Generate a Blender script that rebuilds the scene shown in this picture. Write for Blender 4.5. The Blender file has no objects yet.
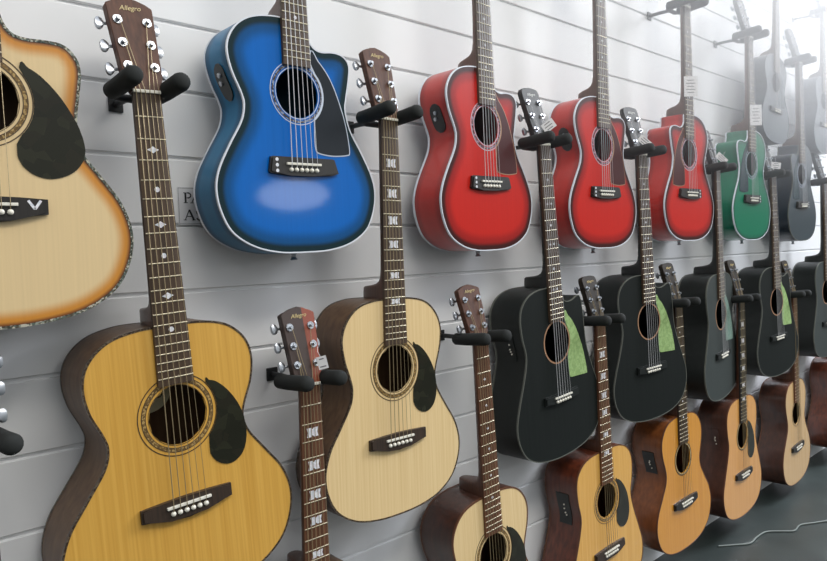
import bpy, bmesh, math, random
from mathutils import Vector, Matrix
from mathutils.geometry import delaunay_2d_cdt
random.seed(4)
S = bpy.context.scene
COL = S.collection
CZ = 1.10            # camera height above the floor
CD = 1.1957          # camera distance from the slatted wall
R = math.radians

# ------------------------------------------------------------------ materials
def new_mat(name):
    m = bpy.data.materials.new(name); m.use_nodes = True
    nt = m.node_tree; b = nt.nodes['Principled BSDF']
    return m, nt, b
def simple(name, col, rough=.5, metal=0, coat=0, spec=.5, coatr=.08):
    m, nt, b = new_mat(name)
    # faint procedural mottling so no surface is a dead flat colour
    tc = nt.nodes.new('ShaderNodeTexCoord'); no = nt.nodes.new('ShaderNodeTexNoise')
    no.inputs['Scale'].default_value = 35; no.inputs['Detail'].default_value = 3
    nt.links.new(tc.outputs['Object'], no.inputs['Vector'])
    mx = nt.nodes.new('ShaderNodeMix'); mx.data_type = 'RGBA'
    mx.inputs['A'].default_value = (*[c*.93 for c in col], 1); mx.inputs['B'].default_value = (*[min(1, c*1.07) for c in col], 1)
    nt.links.new(no.outputs['Fac'], mx.inputs['Factor']); nt.links.new(mx.outputs['Result'], b.inputs['Base Color'])
    b.inputs['Roughness'].default_value = rough; b.inputs['Metallic'].default_value = metal
    b.inputs['Coat Weight'].default_value = coat; b.inputs['Coat Roughness'].default_value = coatr
    b.inputs['Specular IOR Level'].default_value = spec
    return m
def srgb(r, g, b):
    f = lambda c: (c/255/12.92) if c/255 <= .04045 else ((c/255+.055)/1.055)**2.4
    return (f(r), f(g), f(b))
def wood(name, c1, c2, scale=(160, 160, 4), rough=.4, coat=0, burst=None, spec=.5, coatr=.06, bend=.0):
    """streaky wood, grain along local z; burst = [(distance m, colour)] a finish that darkens to the rim of the piece"""
    m, nt, b = new_mat(name)
    tc = nt.nodes.new('ShaderNodeTexCoord'); mp = nt.nodes.new('ShaderNodeMapping'); no = nt.nodes.new('ShaderNodeTexNoise')
    mp.inputs['Scale'].default_value = scale; no.inputs['Scale'].default_value = 1; no.inputs['Detail'].default_value = 4
    nt.links.new(tc.outputs['Object'], mp.inputs['Vector']); nt.links.new(mp.outputs['Vector'], no.inputs['Vector'])
    rp = nt.nodes.new('ShaderNodeValToRGB'); rp.color_ramp.elements[0].position = .3; rp.color_ramp.elements[1].position = .7
    rp.color_ramp.elements[0].color = (*c1, 1); rp.color_ramp.elements[1].color = (*c2, 1)
    nt.links.new(no.outputs['Fac'], rp.inputs['Fac'])
    out = rp.outputs['Color']
    if burst:
        at = nt.nodes.new('ShaderNodeAttribute'); at.attribute_name = 'rim_distance'
        mr = nt.nodes.new('ShaderNodeMath'); mr.operation = 'DIVIDE'; mr.inputs[1].default_value = .09
        nt.links.new(at.outputs['Fac'], mr.inputs[0])
        r2 = nt.nodes.new('ShaderNodeValToRGB'); r2.color_ramp.interpolation = 'EASE'
        el = r2.color_ramp.elements
        while len(el) < len(burst): el.new(.5)
        for e, (d, c) in zip(el, burst): e.position = d/.09; e.color = (*c, 1)
        nt.links.new(mr.outputs[0], r2.inputs['Fac'])
        mx = nt.nodes.new('ShaderNodeMix'); mx.data_type = 'RGBA'; mx.blend_type = 'MULTIPLY'; mx.inputs['Factor'].default_value = 1
        nt.links.new(r2.outputs['Color'], mx.inputs['A']); nt.links.new(out, mx.inputs['B'])
        out = mx.outputs['Result']
    nt.links.new(out, b.inputs['Base Color'])
    b.inputs['Roughness'].default_value = rough; b.inputs['Coat Weight'].default_value = coat
    b.inputs['Coat Roughness'].default_value = coatr; b.inputs['Specular IOR Level'].default_value = spec
    return m
def speckle(name, cols, scale=260, rough=.25):
    m, nt, b = new_mat(name)
    tc = nt.nodes.new('ShaderNodeTexCoord'); v = nt.nodes.new('ShaderNodeTexVoronoi'); v.inputs['Scale'].default_value = scale
    nt.links.new(tc.outputs['Object'], v.inputs['Vector'])
    sp = nt.nodes.new('ShaderNodeSeparateColor'); nt.links.new(v.outputs['Color'], sp.inputs['Color'])
    rp = nt.nodes.new('ShaderNodeValToRGB'); rp.color_ramp.interpolation = 'CONSTANT'; el = rp.color_ramp.elements
    while len(el) < len(cols): el.new(.5)
    for i, c in enumerate(cols): el[i].position = i/len(cols); el[i].color = (*c, 1)
    nt.links.new(sp.outputs['Red'], rp.inputs['Fac']); nt.links.new(rp.outputs['Color'], b.inputs['Base Color'])
    b.inputs['Roughness'].default_value = rough
    return m
W1 = (1, 1, 1)
def tint(c, k): return tuple(x*k for x in c)
def streak(c, k=.86): return tint(c, k), c
MT = {}
def M(key, fn):
    if key not in MT: MT[key] = fn()
    return MT[key]
rosewood = wood('rosewood', srgb(58, 44, 33), srgb(88, 68, 50), (300, 300, 6), .45)
rosewood_dark = wood('dark_rosewood', srgb(40, 32, 26), srgb(66, 50, 38), (300, 300, 6), .45)
rosewood_warm = wood('warm_rosewood', srgb(74, 46, 30), srgb(116, 76, 52), (300, 300, 6), .45)
ebony = wood('ebony', srgb(30, 28, 26), srgb(44, 40, 36), (300, 300, 6), .4)
mahogany_neck = wood('mahogany_neck', srgb(70, 42, 28), srgb(92, 56, 38), (200, 200, 6), .4, .2)
black_neck = wood('black_neck', srgb(28, 30, 28), srgb(36, 38, 36), (200, 200, 6), .5)
bone = simple('bone', srgb(232, 228, 214), .35)
chrome = simple('chrome', srgb(176, 180, 186), .3, 1)
steel = simple('string_steel', srgb(168, 150, 116), .4, .6)
string_pale = simple('pale_strings', srgb(206, 206, 208), .4, .2)
fret_wire = simple('fret_wire', srgb(196, 186, 160), .35, .6)
pearl = speckle('pearl', [srgb(238, 238, 240), srgb(214, 220, 226), srgb(226, 220, 226)], 300)
abalone = speckle('abalone', [srgb(60, 64, 56), srgb(136, 142, 130), srgb(88, 98, 90), srgb(184, 180, 162), srgb(76, 70, 58), srgb(96, 92, 80)], 380)
dark_speck = speckle('tortoise_binding', [srgb(60, 46, 36), srgb(84, 70, 56), srgb(52, 42, 32), srgb(104, 90, 72)], 420)
white_bind = simple('white_binding', srgb(222, 226, 234), .3)
grey_bind = simple('grey_binding', srgb(92, 94, 86), .4)
brown_bind = simple('brown_binding', srgb(96, 60, 40), .4)
dark_bind = simple('dark_binding', srgb(44, 36, 32), .4)
foam = simple('black_foam', srgb(40, 42, 41), .85, spec=.3)
black_metal = simple('black_painted_steel', srgb(38, 39, 40), .5, .3)
gold_print = simple('gold_print', srgb(205, 184, 130), .4)
white_print = simple('white_print', srgb(215, 216, 212), .4)
paper = simple('tag_paper', srgb(232, 230, 230), .7)
ink = simple('tag_ink', srgb(110, 108, 112), .7)
plastic_black = simple('black_plastic', srgb(30, 34, 34), .35)

# ------------------------------------------------------------------ mesh helpers
def link(name, me, mat=None, parent=None):
    o = bpy.data.objects.new(name, me); COL.objects.link(o)
    if mat and me: 
        me.materials.clear(); me.materials.append(mat)
    if parent: o.parent = parent
    return o
def finish(bm, name, smooth=None):
    bmesh.ops.recalc_face_normals(bm, faces=bm.faces)
    me = bpy.data.meshes.new(name); bm.to_mesh(me); bm.free()
    if smooth is not None:
        for p in me.polygons: p.use_smooth = True
        try: me.set_sharp_from_angle(angle=R(smooth))
        except Exception: pass
    return me
def catmull(pts, n=6, closed=False):
    out = []; N = len(pts)
    rng = range(N) if closed else range(N-1)
    for i in rng:
        g = lambda k: pts[k % N] if closed else pts[max(0, min(N-1, k))]
        p0, p1, p2, p3 = g(i-1), g(i), g(i+1), g(i+2)
        for j in range(n):
            t = j/n
            out.append(tuple(.5*((2*b)+(-a+c)*t+(2*a-5*b+4*c-d)*t*t+(-a+3*b-3*c+d)*t**3) for a, b, c, d in zip(p0, p1, p2, p3)))
    if not closed: out.append(tuple(pts[-1]))
    return out
def resample(poly, step):
    """closed polyline -> evenly spaced points"""
    out = []; L = []; N = len(poly); tot = 0
    for i in range(N):
        a, b = poly[i], poly[(i+1) % N]; d = math.dist(a, b); L.append(d); tot += d
    n = int(tot/step); k = 0; acc = 0
    for j in range(n):
        s = tot*j/n
        while acc+L[k] < s: acc += L[k]; k += 1
        t = (s-acc)/L[k] if L[k] else 0
        a, b = poly[k], poly[(k+1) % N]
        out.append((a[0]+(b[0]-a[0])*t, a[1]+(b[1]-a[1])*t))
    return out
def ccw(p):
    a = sum(p[i][0]*p[(i+1) % len(p)][1]-p[(i+1) % len(p)][0]*p[i][1] for i in range(len(p)))
    return p if a > 0 else p[::-1]
def normals2(p):
    n = len(p); out = []
    for i in range(n):
        dx = p[(i+1) % n][0]-p[i-1][0]; dz = p[(i+1) % n][1]-p[i-1][1]; l = math.hypot(dx, dz) or 1
        out.append((dz/l, -dx/l))      # outward for ccw
    return out
def seg_dist(q, a, b):
    vx, vy = b[0]-a[0], b[1]-a[1]; l = vx*vx+vy*vy
    t = max(0, min(1, ((q[0]-a[0])*vx+(q[1]-a[1])*vy)/l)) if l else 0
    return math.hypot(q[0]-a[0]-vx*t, q[1]-a[1]-vy*t)
def inside(q, poly):
    r = False; j = len(poly)-1
    for i in range(len(poly)):
        a, b = poly[i], poly[j]
        if (a[1] > q[1]) != (b[1] > q[1]) and q[0] < (b[0]-a[0])*(q[1]-a[1])/(b[1]-a[1])+a[0]: r = not r
        j = i
    return r
def prism(bm, poly, y0, y1):
    """poly (x,z) extruded from depth y0 (front) to y1"""
    f = [bm.verts.new((x, y0, z)) for x, z in poly]; b = [bm.verts.new((x, y1, z)) for x, z in poly]
    n = len(poly)
    bm.faces.new(f); bm.faces.new(b[::-1])
    for i in range(n): bm.faces.new((f[i], b[i], b[(i+1) % n], f[(i+1) % n]))
def ring_strip(bm, c, r0, r1, y0, y1, n=72, a0=0, a1=math.tau):
    full = abs(a1-a0-math.tau) < 1e-6
    rows = []
    for i in range(n if full else n+1):
        a = a0+(a1-a0)*i/n; cs, sn = math.cos(a), math.sin(a)
        rows.append([bm.verts.new((c[0]+r*cs, y, c[1]+r*sn)) for r, y in ((r0, y1), (r0, y0), (r1, y0), (r1, y1))])
    m = len(rows)
    for i in range(m if full else m-1):
        p, q = rows[i], rows[(i+1) % m]
        for k in range(4): bm.faces.new((p[k], p[(k+1) % 4], q[(k+1) % 4], q[k]))
def tube(bm, pts, r, seg=8, cap=True):
    pts = [Vector(p) for p in pts]; rr = r if isinstance(r, (list, tuple)) else [r]*len(pts)
    rows = []; prev = None
    for i, p in enumerate(pts):
        d = (pts[min(i+1, len(pts)-1)]-pts[max(i-1, 0)]).normalized()
        if prev is None:
            u = d.orthogonal().normalized()
        else:
            u = (prev-d*prev.dot(d)).normalized()
        prev = u; v = d.cross(u)
        rows.append([bm.verts.new(p+(u*math.cos(math.tau*k/seg)+v*math.sin(math.tau*k/seg))*rr[i]) for k in range(seg)])
    for a, b in zip(rows, rows[1:]):
        for k in range(seg): bm.faces.new((a[k], a[(k+1) % seg], b[(k+1) % seg], b[k]))
    if cap: bm.faces.new(rows[0][::-1]); bm.faces.new(rows[-1])
def box(bm, x0, x1, y0, y1, z0, z1, bev=0):
    v = [bm.verts.new((x, y, z)) for x in (x0, x1) for y in (y0, y1) for z in (z0, z1)]
    fs = [bm.faces.new([v[i] for i in f]) for f in ((0, 1, 3, 2), (4, 6, 7, 5), (0, 4, 5, 1), (2, 3, 7, 6), (0, 2, 6, 4), (1, 5, 7, 3))]
    if bev:
        es = {e for f in fs for e in f.edges}
        bmesh.ops.bevel(bm, geom=list(es), offset=bev, segments=2, affect='EDGES', profile=.5)
def shift(me, o):
    for v in me.vertices: v.co -= o
    return me
def text_mesh(txt, size, extr=.0003, shear=0):
    cu = bpy.data.curves.new('lettering', 'FONT'); cu.body = txt; cu.size = size; cu.extrude = extr; cu.shear = shear
    cu.align_x = 'CENTER'; cu.align_y = 'CENTER'
    o = bpy.data.objects.new('lettering', cu); COL.objects.link(o)
    dg = bpy.context.evaluated_depsgraph_get(); me = bpy.data.meshes.new_from_object(o.evaluated_get(dg))
    bpy.data.objects.remove(o); bpy.data.curves.remove(cu)
    return me
def tag(o, label, cat, group=None):
    o['label'] = label; o['category'] = cat
    if group: o['group'] = group
def struct(o): o['kind'] = 'structure'; return o

# ------------------------------------------------------------------ guitar shapes (metres, saddle at the origin, x right, z up the neck, y into the wall)
mm = lambda l: [(a/1000, b/1000) for a, b in l]
OM = mm([(0, 287), (50, 286), (92, 275), (121, 249), (134, 215), (130, 175), (117, 135), (113, 113), (119, 85), (144, 45), (170, 5), (183, -38), (178, -78), (156, -117), (113, -145), (58, -158), (0, -161)])
JUMBO = mm([(0, 287), (50, 287), (96, 276), (127, 250), (139, 216), (134, 175), (118, 136), (113, 114), (121, 86), (150, 46), (179, 5), (193, -40), (187, -84), (164, -124), (118, -153), (60, -166), (0, -169)])
DREAD = mm([(0, 287), (60, 287), (106, 275), (135, 249), (144, 215), (140, 172), (131, 136), (133, 106), (150, 57), (171, 6), (185, -40), (180, -85), (155, -125), (110, -149), (55, -160), (0, -163)])
AUD = mm([(0, 262), (48, 261), (90, 251), (120, 229), (136, 196), (131, 158), (114, 118), (110, 98), (117, 70), (142, 28), (163, -12), (171, -46), (165, -84), (145, -121), (105, -146), (55, -158), (0, -160)])
CUTS = {  # right-hand side from the neck joint down to the waist
 'AUD': mm([(0, 262), (20, 261.5), (27, 257), (28, 240), (33, 226), (44, 216), (60, 213), (82, 216), (104, 214), (118, 204), (122, 190), (118, 165), (110, 130), (107, 108)]),
 'DREAD': mm([(0, 287), (22, 286.5), (28, 281), (31, 262), (42, 247), (60, 241), (80, 243), (100, 250), (112, 250), (119, 239), (124, 210), (127, 170), (128, 140)]),
 'SUN': mm([(0, 287), (22, 286.5), (28, 280), (31, 255), (42, 236), (60, 231), (84, 232), (108, 230), (124, 216), (130, 196), (127, 165), (122, 132), (121, 112)])}
def outline(shape, cut):
    half = {'OM': OM, 'JUMBO': JUMBO, 'DREAD': DREAD, 'AUD': AUD}[shape]
    right = half
    if cut:
        c = CUTS[cut]; zc = c[-1][1]
        right = c+[p for p in half if p[1] < zc-.014]
    # smooth the closed outline, keeping it symmetric except for the cutaway
    left = [(-x, z) for x, z in half]
    loop = right[:-1]+left[::-1][:-1] if False else right+left[1:-1][::-1]
    poly = catmull(loop, 8, True)
    return ccw(resample(poly, .0065))

PICK = {
 'tear': mm([(50, 184), (58, 187), (70, 182), (86, 167), (100, 147), (110, 125), (115, 100), (115, 78), (109, 58), (99, 46), (86, 40), (72, 41), (58, 49), (49, 62), (47, 80)]),
 'sun': mm([(50, 190), (62, 190), (80, 178), (102, 153), (120, 122), (129, 96), (130, 74), (121, 56), (106, 44), (86, 38), (68, 40), (54, 48), (45, 60), (42, 84)]),
 'wing': mm([(36, 208), (52, 196), (70, 176), (84, 152), (96, 122), (106, 90), (112, 58), (114, 32), (108, 27), (76, 24), (46, 27), (38, 34), (37, 60), (38, 88)]),
 'green': mm([(40, 214), (56, 204), (72, 188), (88, 164), (102, 134), (114, 100), (122, 66), (126, 38), (120, 34), (84, 36), (52, 38), (45, 44), (43, 66), (42, 90)])}

def board_mesh(out, hole, hr, th=.003):
    """soundboard: triangulated front with the sound hole cut, a rim and 'rim_distance' per vertex"""
    n = len(out); pts = [Vector(p) for p in out]
    H = 48; hp = [(hole[0]+hr*math.cos(math.tau*i/H), hole[1]+hr*math.sin(math.tau*i/H)) for i in range(H)]
    pts += [Vector(p) for p in hp]
    edges = [(i, (i+1) % n) for i in range(n)]+[(n+i, n+(i+1) % H) for i in range(H)]
    step = .009
    x = -.205
    while x < .205:
        z = -.18
        while z < .3:
            if inside((x, z), out) and math.hypot(x-hole[0], z-hole[1]) > hr+.004:
                d = min(seg_dist((x, z), out[i], out[(i+1) % n]) for i in range(0, n))
                if d > .005: pts.append(Vector((x, z)))
            z += step
        x += step
    V, E, F, *_ = delaunay_2d_cdt(pts, edges, [], 0, 1e-6)
    V = [(v.x, v.y) for v in V]
    bm = bmesh.new(); bv = [bm.verts.new((x, 0, z)) for x, z in V]
    for f in F:
        c = (sum(V[i][0] for i in f)/len(f), sum(V[i][1] for i in f)/len(f))
        if inside(c, out) and math.hypot(c[0]-hole[0], c[1]-hole[1]) > hr*.985: bm.faces.new([bv[i] for i in f])
    for v in [v for v in bm.verts if not v.link_faces]: bm.verts.remove(v)
    be = [e for e in bm.edges if len(e.link_faces) == 1]
    r = bmesh.ops.extrude_edge_only(bm, edges=be)
    bmesh.ops.translate(bm, vec=(0, th, 0), verts=[g for g in r['geom'] if isinstance(g, bmesh.types.BMVert)])
    me = finish(bm, 'soundboard')
    at = me.attributes.new('rim_distance', 'FLOAT', 'POINT')
    for v in me.vertices:
        q = (v.co.x, v.co.z); at.data[v.index].value = min(seg_dist(q, out[i], out[(i+1) % n]) for i in range(n))
    return me
def body_mesh(out, depth):
    ys = [.0015, .008, .018, .03, depth*.5, depth-.03, depth-.018, depth-.008, depth-.002, depth]
    nr = normals2(out); bm = bmesh.new(); rows = []
    for y in ys:
        ins = .0022 if y == depth else 0
        rows.append([bm.verts.new((x-nx*ins, y, z-nz*ins)) for (x, z), (nx, nz) in zip(out, nr)])
    n = len(out)
    for a, b in zip(rows, rows[1:]):
        for i in range(n): bm.faces.new((a[i], a[(i+1) % n], b[(i+1) % n], b[i]))
    bf = bm.faces.new(rows[-1]); bf.material_index = 1
    bm.normal_update()
    me = finish(bm, 'body', 50)
    at = me.attributes.new('rim_distance', 'FLOAT', 'POINT')
    for v in me.vertices: at.data[v.index].value = min(v.co.y, depth-v.co.y)*1.25
    return me
def binding_mesh(out, y0, y1, w, proud=.0006):
    nr = normals2(out); n = len(out); bm = bmesh.new(); rows = []
    for (x, z), (nx, nz) in zip(out, nr):
        rows.append([bm.verts.new((x+nx*d, y, z+nz*d)) for d, y in ((-w, y1), (-w, y0), (proud, y0), (proud, y1))])
    for i in range(n):
        p, q = rows[i], rows[(i+1) % n]
        for k in range(4): bm.faces.new((p[k], p[(k+1) % 4], q[(k+1) % 4], q[k]))
    return finish(bm, 'binding', 60)
def fretpos(L, k): return L-L*(1-2**(-k/12))      # height above the saddle
def hw(z, L):      # fretboard half width at height z
    t = (L-z)/(L*.5546); return .0215+.0062*min(t, 1.25)
FB = -.0068
def neck_mesh(L, joint, depth):
    """shaft with a rounded back, swelling to the heel at the body"""
    secs = []
    zt = L+.004
    zs = [zt, L-.05, L-.12, L-.2, joint+.10, joint+.06, joint+.044, joint+.036, joint+.031, joint+.0275, joint+.025, joint+.022, joint+.008, joint-.004]
    ds = [.0145, .015, .016, .0172, .0182, .0205, .0245, .031, .042, .060, depth-.016, depth-.012, depth-.010, depth-.010]
    for z, d in zip(zs, ds):
        w = hw(z, L)*.985; row = []
        N = 14
        k = min(1, max(0, (d-.02)/(depth-.03)))       # 0 shaft, 1 heel
        for i in range(N+1):
            a = math.pi*i/N
            ex = 1.0 if k < .2 else .62
            cx_ = math.copysign(abs(math.cos(a))**(1-.25*k), math.cos(a)); sy = math.sin(a)**(1-.42*k)
            row.append((w*cx_*(1-.30*k*sy), sy*d, z))
        secs.append(row)
    bm = bmesh.new(); rows = [[bm.verts.new(p) for p in r] for r in secs]
    for a, b in zip(rows, rows[1:]):
        for i in range(len(a)-1): bm.faces.new((a[i], a[i+1], b[i+1], b[i]))
        bm.faces.new((a[-1], a[0], b[0], b[-1]))
    bm.faces.new(rows[0]); bm.faces.new(rows[-1][::-1])
    return finish(bm, 'neck', 50)
TILT = R(14)
HEADS = {'crest': mm([(-22, 0), (-24, 8), (-30.5, 24), (-36.5, 142), (-35, 145), (-26, 148), (-14, 155), (0, 158)]),
         'round': mm([(-22, 0), (-24, 8), (-30, 26), (-34, 140), (-33.5, 149), (-29, 155), (-15, 158), (0, 158.5)])}
def head_mesh(kind, L, k):
    h = HEADS[kind]; poly = ccw(h+[(-x, z) for x, z in h[:-1]][::-1])
    bm = bmesh.new(); prism(bm, poly, 0, .0145)
    es = [e for e in bm.edges if abs(e.verts[0].co.y-e.verts[1].co.y) < 1e-6 and (e.verts[0].co.z > .004 or e.verts[1].co.z > .004)]
    bmesh.ops.bevel(bm, geom=es, offset=.0012, segments=1, affect='EDGES')
    me = finish(bm, 'headstock'); me.transform(head_tf(L, k)); return me
def head_tf(L, k=1):   # headstock frame: starts at the nut, leans back
    return Matrix.Translation((0, FB+.001, L+.002)) @ Matrix.Rotation(-TILT, 4, 'X') @ Matrix.Diagonal((1, 1, k, 1))
TZ = (.041, .079, .117)
TUNERS = [(s, z) for s in (-1, 1) for z in TZ]
def tuner_meshes(side):
    """post, bushing, shaft and gear plate in one mesh; button in another (frame: post at origin, head edge outward along x*side)"""
    bm = bmesh.new()
    ring_strip(bm, (0, 0), .003, .0072, -.0022, .002, 20)
    ring_strip(bm, (0, 0), .0005, .0032, -.0085, .004, 14)
    box(bm, -.006, .006, .0148, .0185, -.012, .012, .001)
    tube(bm, [(0, .0175, .002), (side*.012, .019, .002), (side*.017, .020, .002)], [.0028, .0026, .002], 8)
    a = finish(bm, 'tuning_machine', 40)
    bm = bmesh.new()
    # kidney shaped button, standing edge-on to the face
    prof = [(.0, .0035), (.003, .0075), (.008, .0098), (.013, .0095), (.0165, .0065), (.0172, .002)]
    pl = [(x, z) for x, z in prof]+[(x, -z) for x, z in prof[::-1]]
    f = [[bm.verts.new((side*(.0145+x*.72), .020+yy, .002+z*k)) for x, z in pl] for yy, k in ((-.0032, .72), (-.0022, 1), (.0022, 1), (.0032, .72))]
    for u, v in zip(f, f[1:]):
        for i in range(len(pl)): bm.faces.new((u[i], u[(i+1) % len(pl)], v[(i+1) % len(pl)], v[i]))
    bm.faces.new(f[0]); bm.faces.new(f[-1][::-1])
    return a, finish(bm, 'tuner_button', 40)
TM = {s: tuner_meshes(s) for s in (-1, 1)}
for s in TM:
    for me in TM[s]: me.materials.append(chrome)

CACHE = {}
def cached(key, fn):
    if key not in CACHE: CACHE[key] = fn()
    return CACHE[key]

def inlay_polys(style, L, fret):
    za, zb = fretpos(L, fret-1), fretpos(L, fret); zc = (za+zb)/2; h = (za-zb)
    o = []
    circ = lambda x, z, r: [(x+r*math.cos(math.tau*i/14), z+r*math.sin(math.tau*i/14)) for i in range(14)]
    if style == 'diamond':
        if fret in (3, 7, 12): o.append([(-.0095, zc), (-.004, zc-.0026), (0, zc-.0054), (.004, zc-.0026), (.0095, zc), (.004, zc+.0026), (0, zc+.0054), (-.004, zc+.0026)])
        else: o.append(circ(0, zc, .0042))
    elif style == 'block':
        w, q = .0125, min(.0085, h*.32)
        o.append([(-w, zc-q), (-w*.25, zc-q), (0, zc-q*.62), (w*.25, zc-q), (w, zc-q), (w*.84, zc), (w, zc+q), (w*.25, zc+q), (0, zc+q*.62), (-w*.25, zc+q), (-w, zc+q), (-w*.84, zc)])
    elif style == 'dot':
        o.append(circ(0, zc, .0032))
    else:
        if fret in (5, 9, 15): o += [circ(-.008, zc, .0032), circ(.008, zc, .0032)]
        else: o.append(circ(0, zc, .0036))
    return o

def build_guitar(label, x, zs, roll=0, yaw=0, w=.13, group=None, shape='OM', cut=None, mirror=False, L=.65, depth=.1,
                 top=None, side=None, neck=None, board=None, bind=None, bindw=.004, bind_back=None, hole_r=.048, rose='classic',
                 pick=None, pick_mat=None, pick_edge=None, bridge_mat=None, bridge='belly', dots=False, head='crest', head_mat=None, inlay='dot',
                 logo=True, preamp=None, preamp_mat=None, label_in=False, strap=False, logo_mat=None, hk=1, inner=None, vee=False, scale=1, strings=None):
    mir = -1 if mirror else 1
    cutkey = cut
    out0 = cached(('out', shape, cut), lambda: outline(shape, cut))
    out = out0 if mir == 1 else ccw([(-a, b) for a, b in out0])
    zbot = min(p[1] for p in out); joint = max(p[1] for p in out)
    hz = .142 if L > .63 else .130
    hole = (0, hz)
    O = Vector((0, depth, zbot))
    root = bpy.data.objects.new('acoustic_guitar', None); COL.objects.link(root); root.empty_display_size = .05
    Rm = Matrix.Rotation(R(-yaw), 4, 'Z') @ Matrix.Rotation(R(-roll), 4, 'Y')
    root.location = Vector((x, -w, zs+CZ))+(Rm @ O); root.rotation_euler = (0, R(-roll), R(-yaw))
    tag(root, label, 'guitar', group)
    def part(name, me, mat, parent=None, lab=None):
        """parts sit on the root; sub-parts on a part (every part's origin is the root's)"""
        o = link(name, me, mat, parent or root)
        if lab: o['label'] = lab
        return o
    def mk(key, fn): return cached(key, lambda: shift(fn(), O)).copy() if False else cached(key, lambda: shift(fn(), O))
    def mkc(key, fn, mat):      # one mesh datablock per (shape, material)
        return cached((key, mat.name), lambda: shift(fn(), O))
    sk = (shape, cut, mir, depth, L)
    bo = part('body', mkc(('body', sk), lambda: body_mesh(out, depth), side), side)
    if len(bo.data.materials) < 2: bo.data.materials.append(inner or side)
    part('soundboard', mkc(('sb', sk, hole_r), lambda: board_mesh(out, hole, hole_r), top), top)
    part('binding', mkc(('bf', sk, bindw), lambda: binding_mesh(out, -.0007, .0038, bindw), bind), bind)
    bb = bind_back or bind
    part('binding', mkc(('bb', sk), lambda: binding_mesh(out, depth-.005, depth+.0006, .004), bb), bb)
    # rosette
    def ros():
        bm = bmesh.new()
        for a, b in ROS[rose]['plain']: ring_strip(bm, hole, hole_r+a, hole_r+b, -.0005, .001)
        return finish(bm, 'rosette')
    ro = part('rosette', mkc(('ros', hz, hole_r, rose, zbot, depth), ros, ROS[rose]['m1']), ROS[rose]['m1'])
    if ROS[rose].get('inner'):
        def ros2():
            bm = bmesh.new()
            for a, b in ROS[rose]['inner']: ring_strip(bm, hole, hole_r+a, hole_r+b, -.00045, .001)
            return finish(bm, 'rosette_inlay')
        part('rosette_inlay', mkc(('ros2', hz, hole_r, rose, zbot, depth), ros2, ROS[rose]['m2']), ROS[rose]['m2'], ro)
    # pickguard, cut round the rosette
    if pick:
        def pg(grow=0, y=-.0012):
            p = PICK[pick]; 
            if L < .63: p = [(a-.003, b-.003) for a, b in p]
            p = catmull(p, 5, True)
            rr = hole_r+ROS[rose]['out']+.0005-grow
            q = []
            for a, b in p:
                d = math.hypot(a-hole[0], b-hole[1])
                if d < rr: a, b = hole[0]+(a-hole[0])*rr/d, hole[1]+(b-hole[1])*rr/d
                q.append((a*mir, b))
            # concave arc along the ring
            q2 = []
            for i in range(len(q)):
                q2.append(q[i]); a, b = q[i], q[(i+1) % len(q)]
                for t in (.25, .5, .75):
                    c = (a[0]+(b[0]-a[0])*t, a[1]+(b[1]-a[1])*t); d = math.hypot(c[0], c[1]-hz)
                    if d < rr-1e-5: q2.append((c[0]*rr/d, hz+(c[1]-hz)*rr/d))
            q2 = ccw(q2)
            if grow:
                nr = normals2(q2); q2 = [(a+n[0]*grow, b+n[1]*grow) for (a, b), n in zip(q2, nr)]
            bm = bmesh.new(); prism(bm, q2, y, .0005); return finish(bm, 'pickguard')
        pk = part('pickguard', mkc(('pg', sk, pick, rose, hole_r), pg, pick_mat), pick_mat)
        if pick_edge:
            part('pickguard_edge', mkc(('pge', sk, pick, rose, hole_r), lambda: pg(.0022, -.0008), pick_edge), pick_edge, pk)
    # bridge
    def br():
        bm = bmesh.new()
        if bridge == 'belly':
            h = mm([(-76, 8), (-40, 10), (0, 11), (40, 10), (76, 8), (76, -13), (58, -15), (30, -22), (0, -25), (-30, -22), (-58, -15), (-76, -13)])
        elif bridge == 'thin':
            h = mm([(-72, 9), (72, 9), (74, -13), (34, -15), (-34, -15), (-74, -13)])
        else:
            h = mm([(-66, 12), (-62, 13), (68, 13), (72, 11), (80, -14), (66, -18), (20, -21), (-30, -21), (-68, -17), (-71, -14)])
        h = ccw([(a*mir, b) for a, b in h])
        prism(bm, h, -.0085, .0005)
        es = [e for e in bm.edges if e.verts[0].co.y < -.008 and e.verts[1].co.y < -.008]
        bmesh.ops.bevel(bm, geom=es, offset=.003, segments=2, affect='EDGES')
        return finish(bm, 'bridge')
    bg = part('bridge', mkc(('br', bridge, mir, zbot, depth), br, bridge_mat), bridge_mat)
    def sad():
        bm = bmesh.new(); box(bm, -.037, .037, -.0124, -.006, -.0022, .0022, .0007); return finish(bm, 'saddle')
    part('saddle', mkc(('sad', zbot, depth), sad, bone), bone, bg)
    def pin():
        bm = bmesh.new()
        for r0, y in ((.0034, 0),): tube(bm, [(0, -.006, 0), (0, -.010, 0), (0, -.0118, 0), (0, -.0128, 0)], [.0038, .0042, .0034, .001], 10)
        return finish(bm, 'bridge_pin', 50)
    pinm = cached('pin', pin); 
    for i in range(6):
        o = part('bridge_pin', pinm, bone, bg); o.location = Vector((-.0275+.011*i, 0, -.0105))-O
    if dots:
        def dt():
            bm = bmesh.new(); tube(bm, [(0, -.0083, 0), (0, -.0089, 0)], .0032, 14); return finish(bm, 'bridge_inlay')
        dm = cached('dt', dt)
        for i in range(3):
            o = part('bridge_inlay', dm, pearl, bg); o.location = Vector((-.056*mir, 0, .007-.010*i))-O
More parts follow.
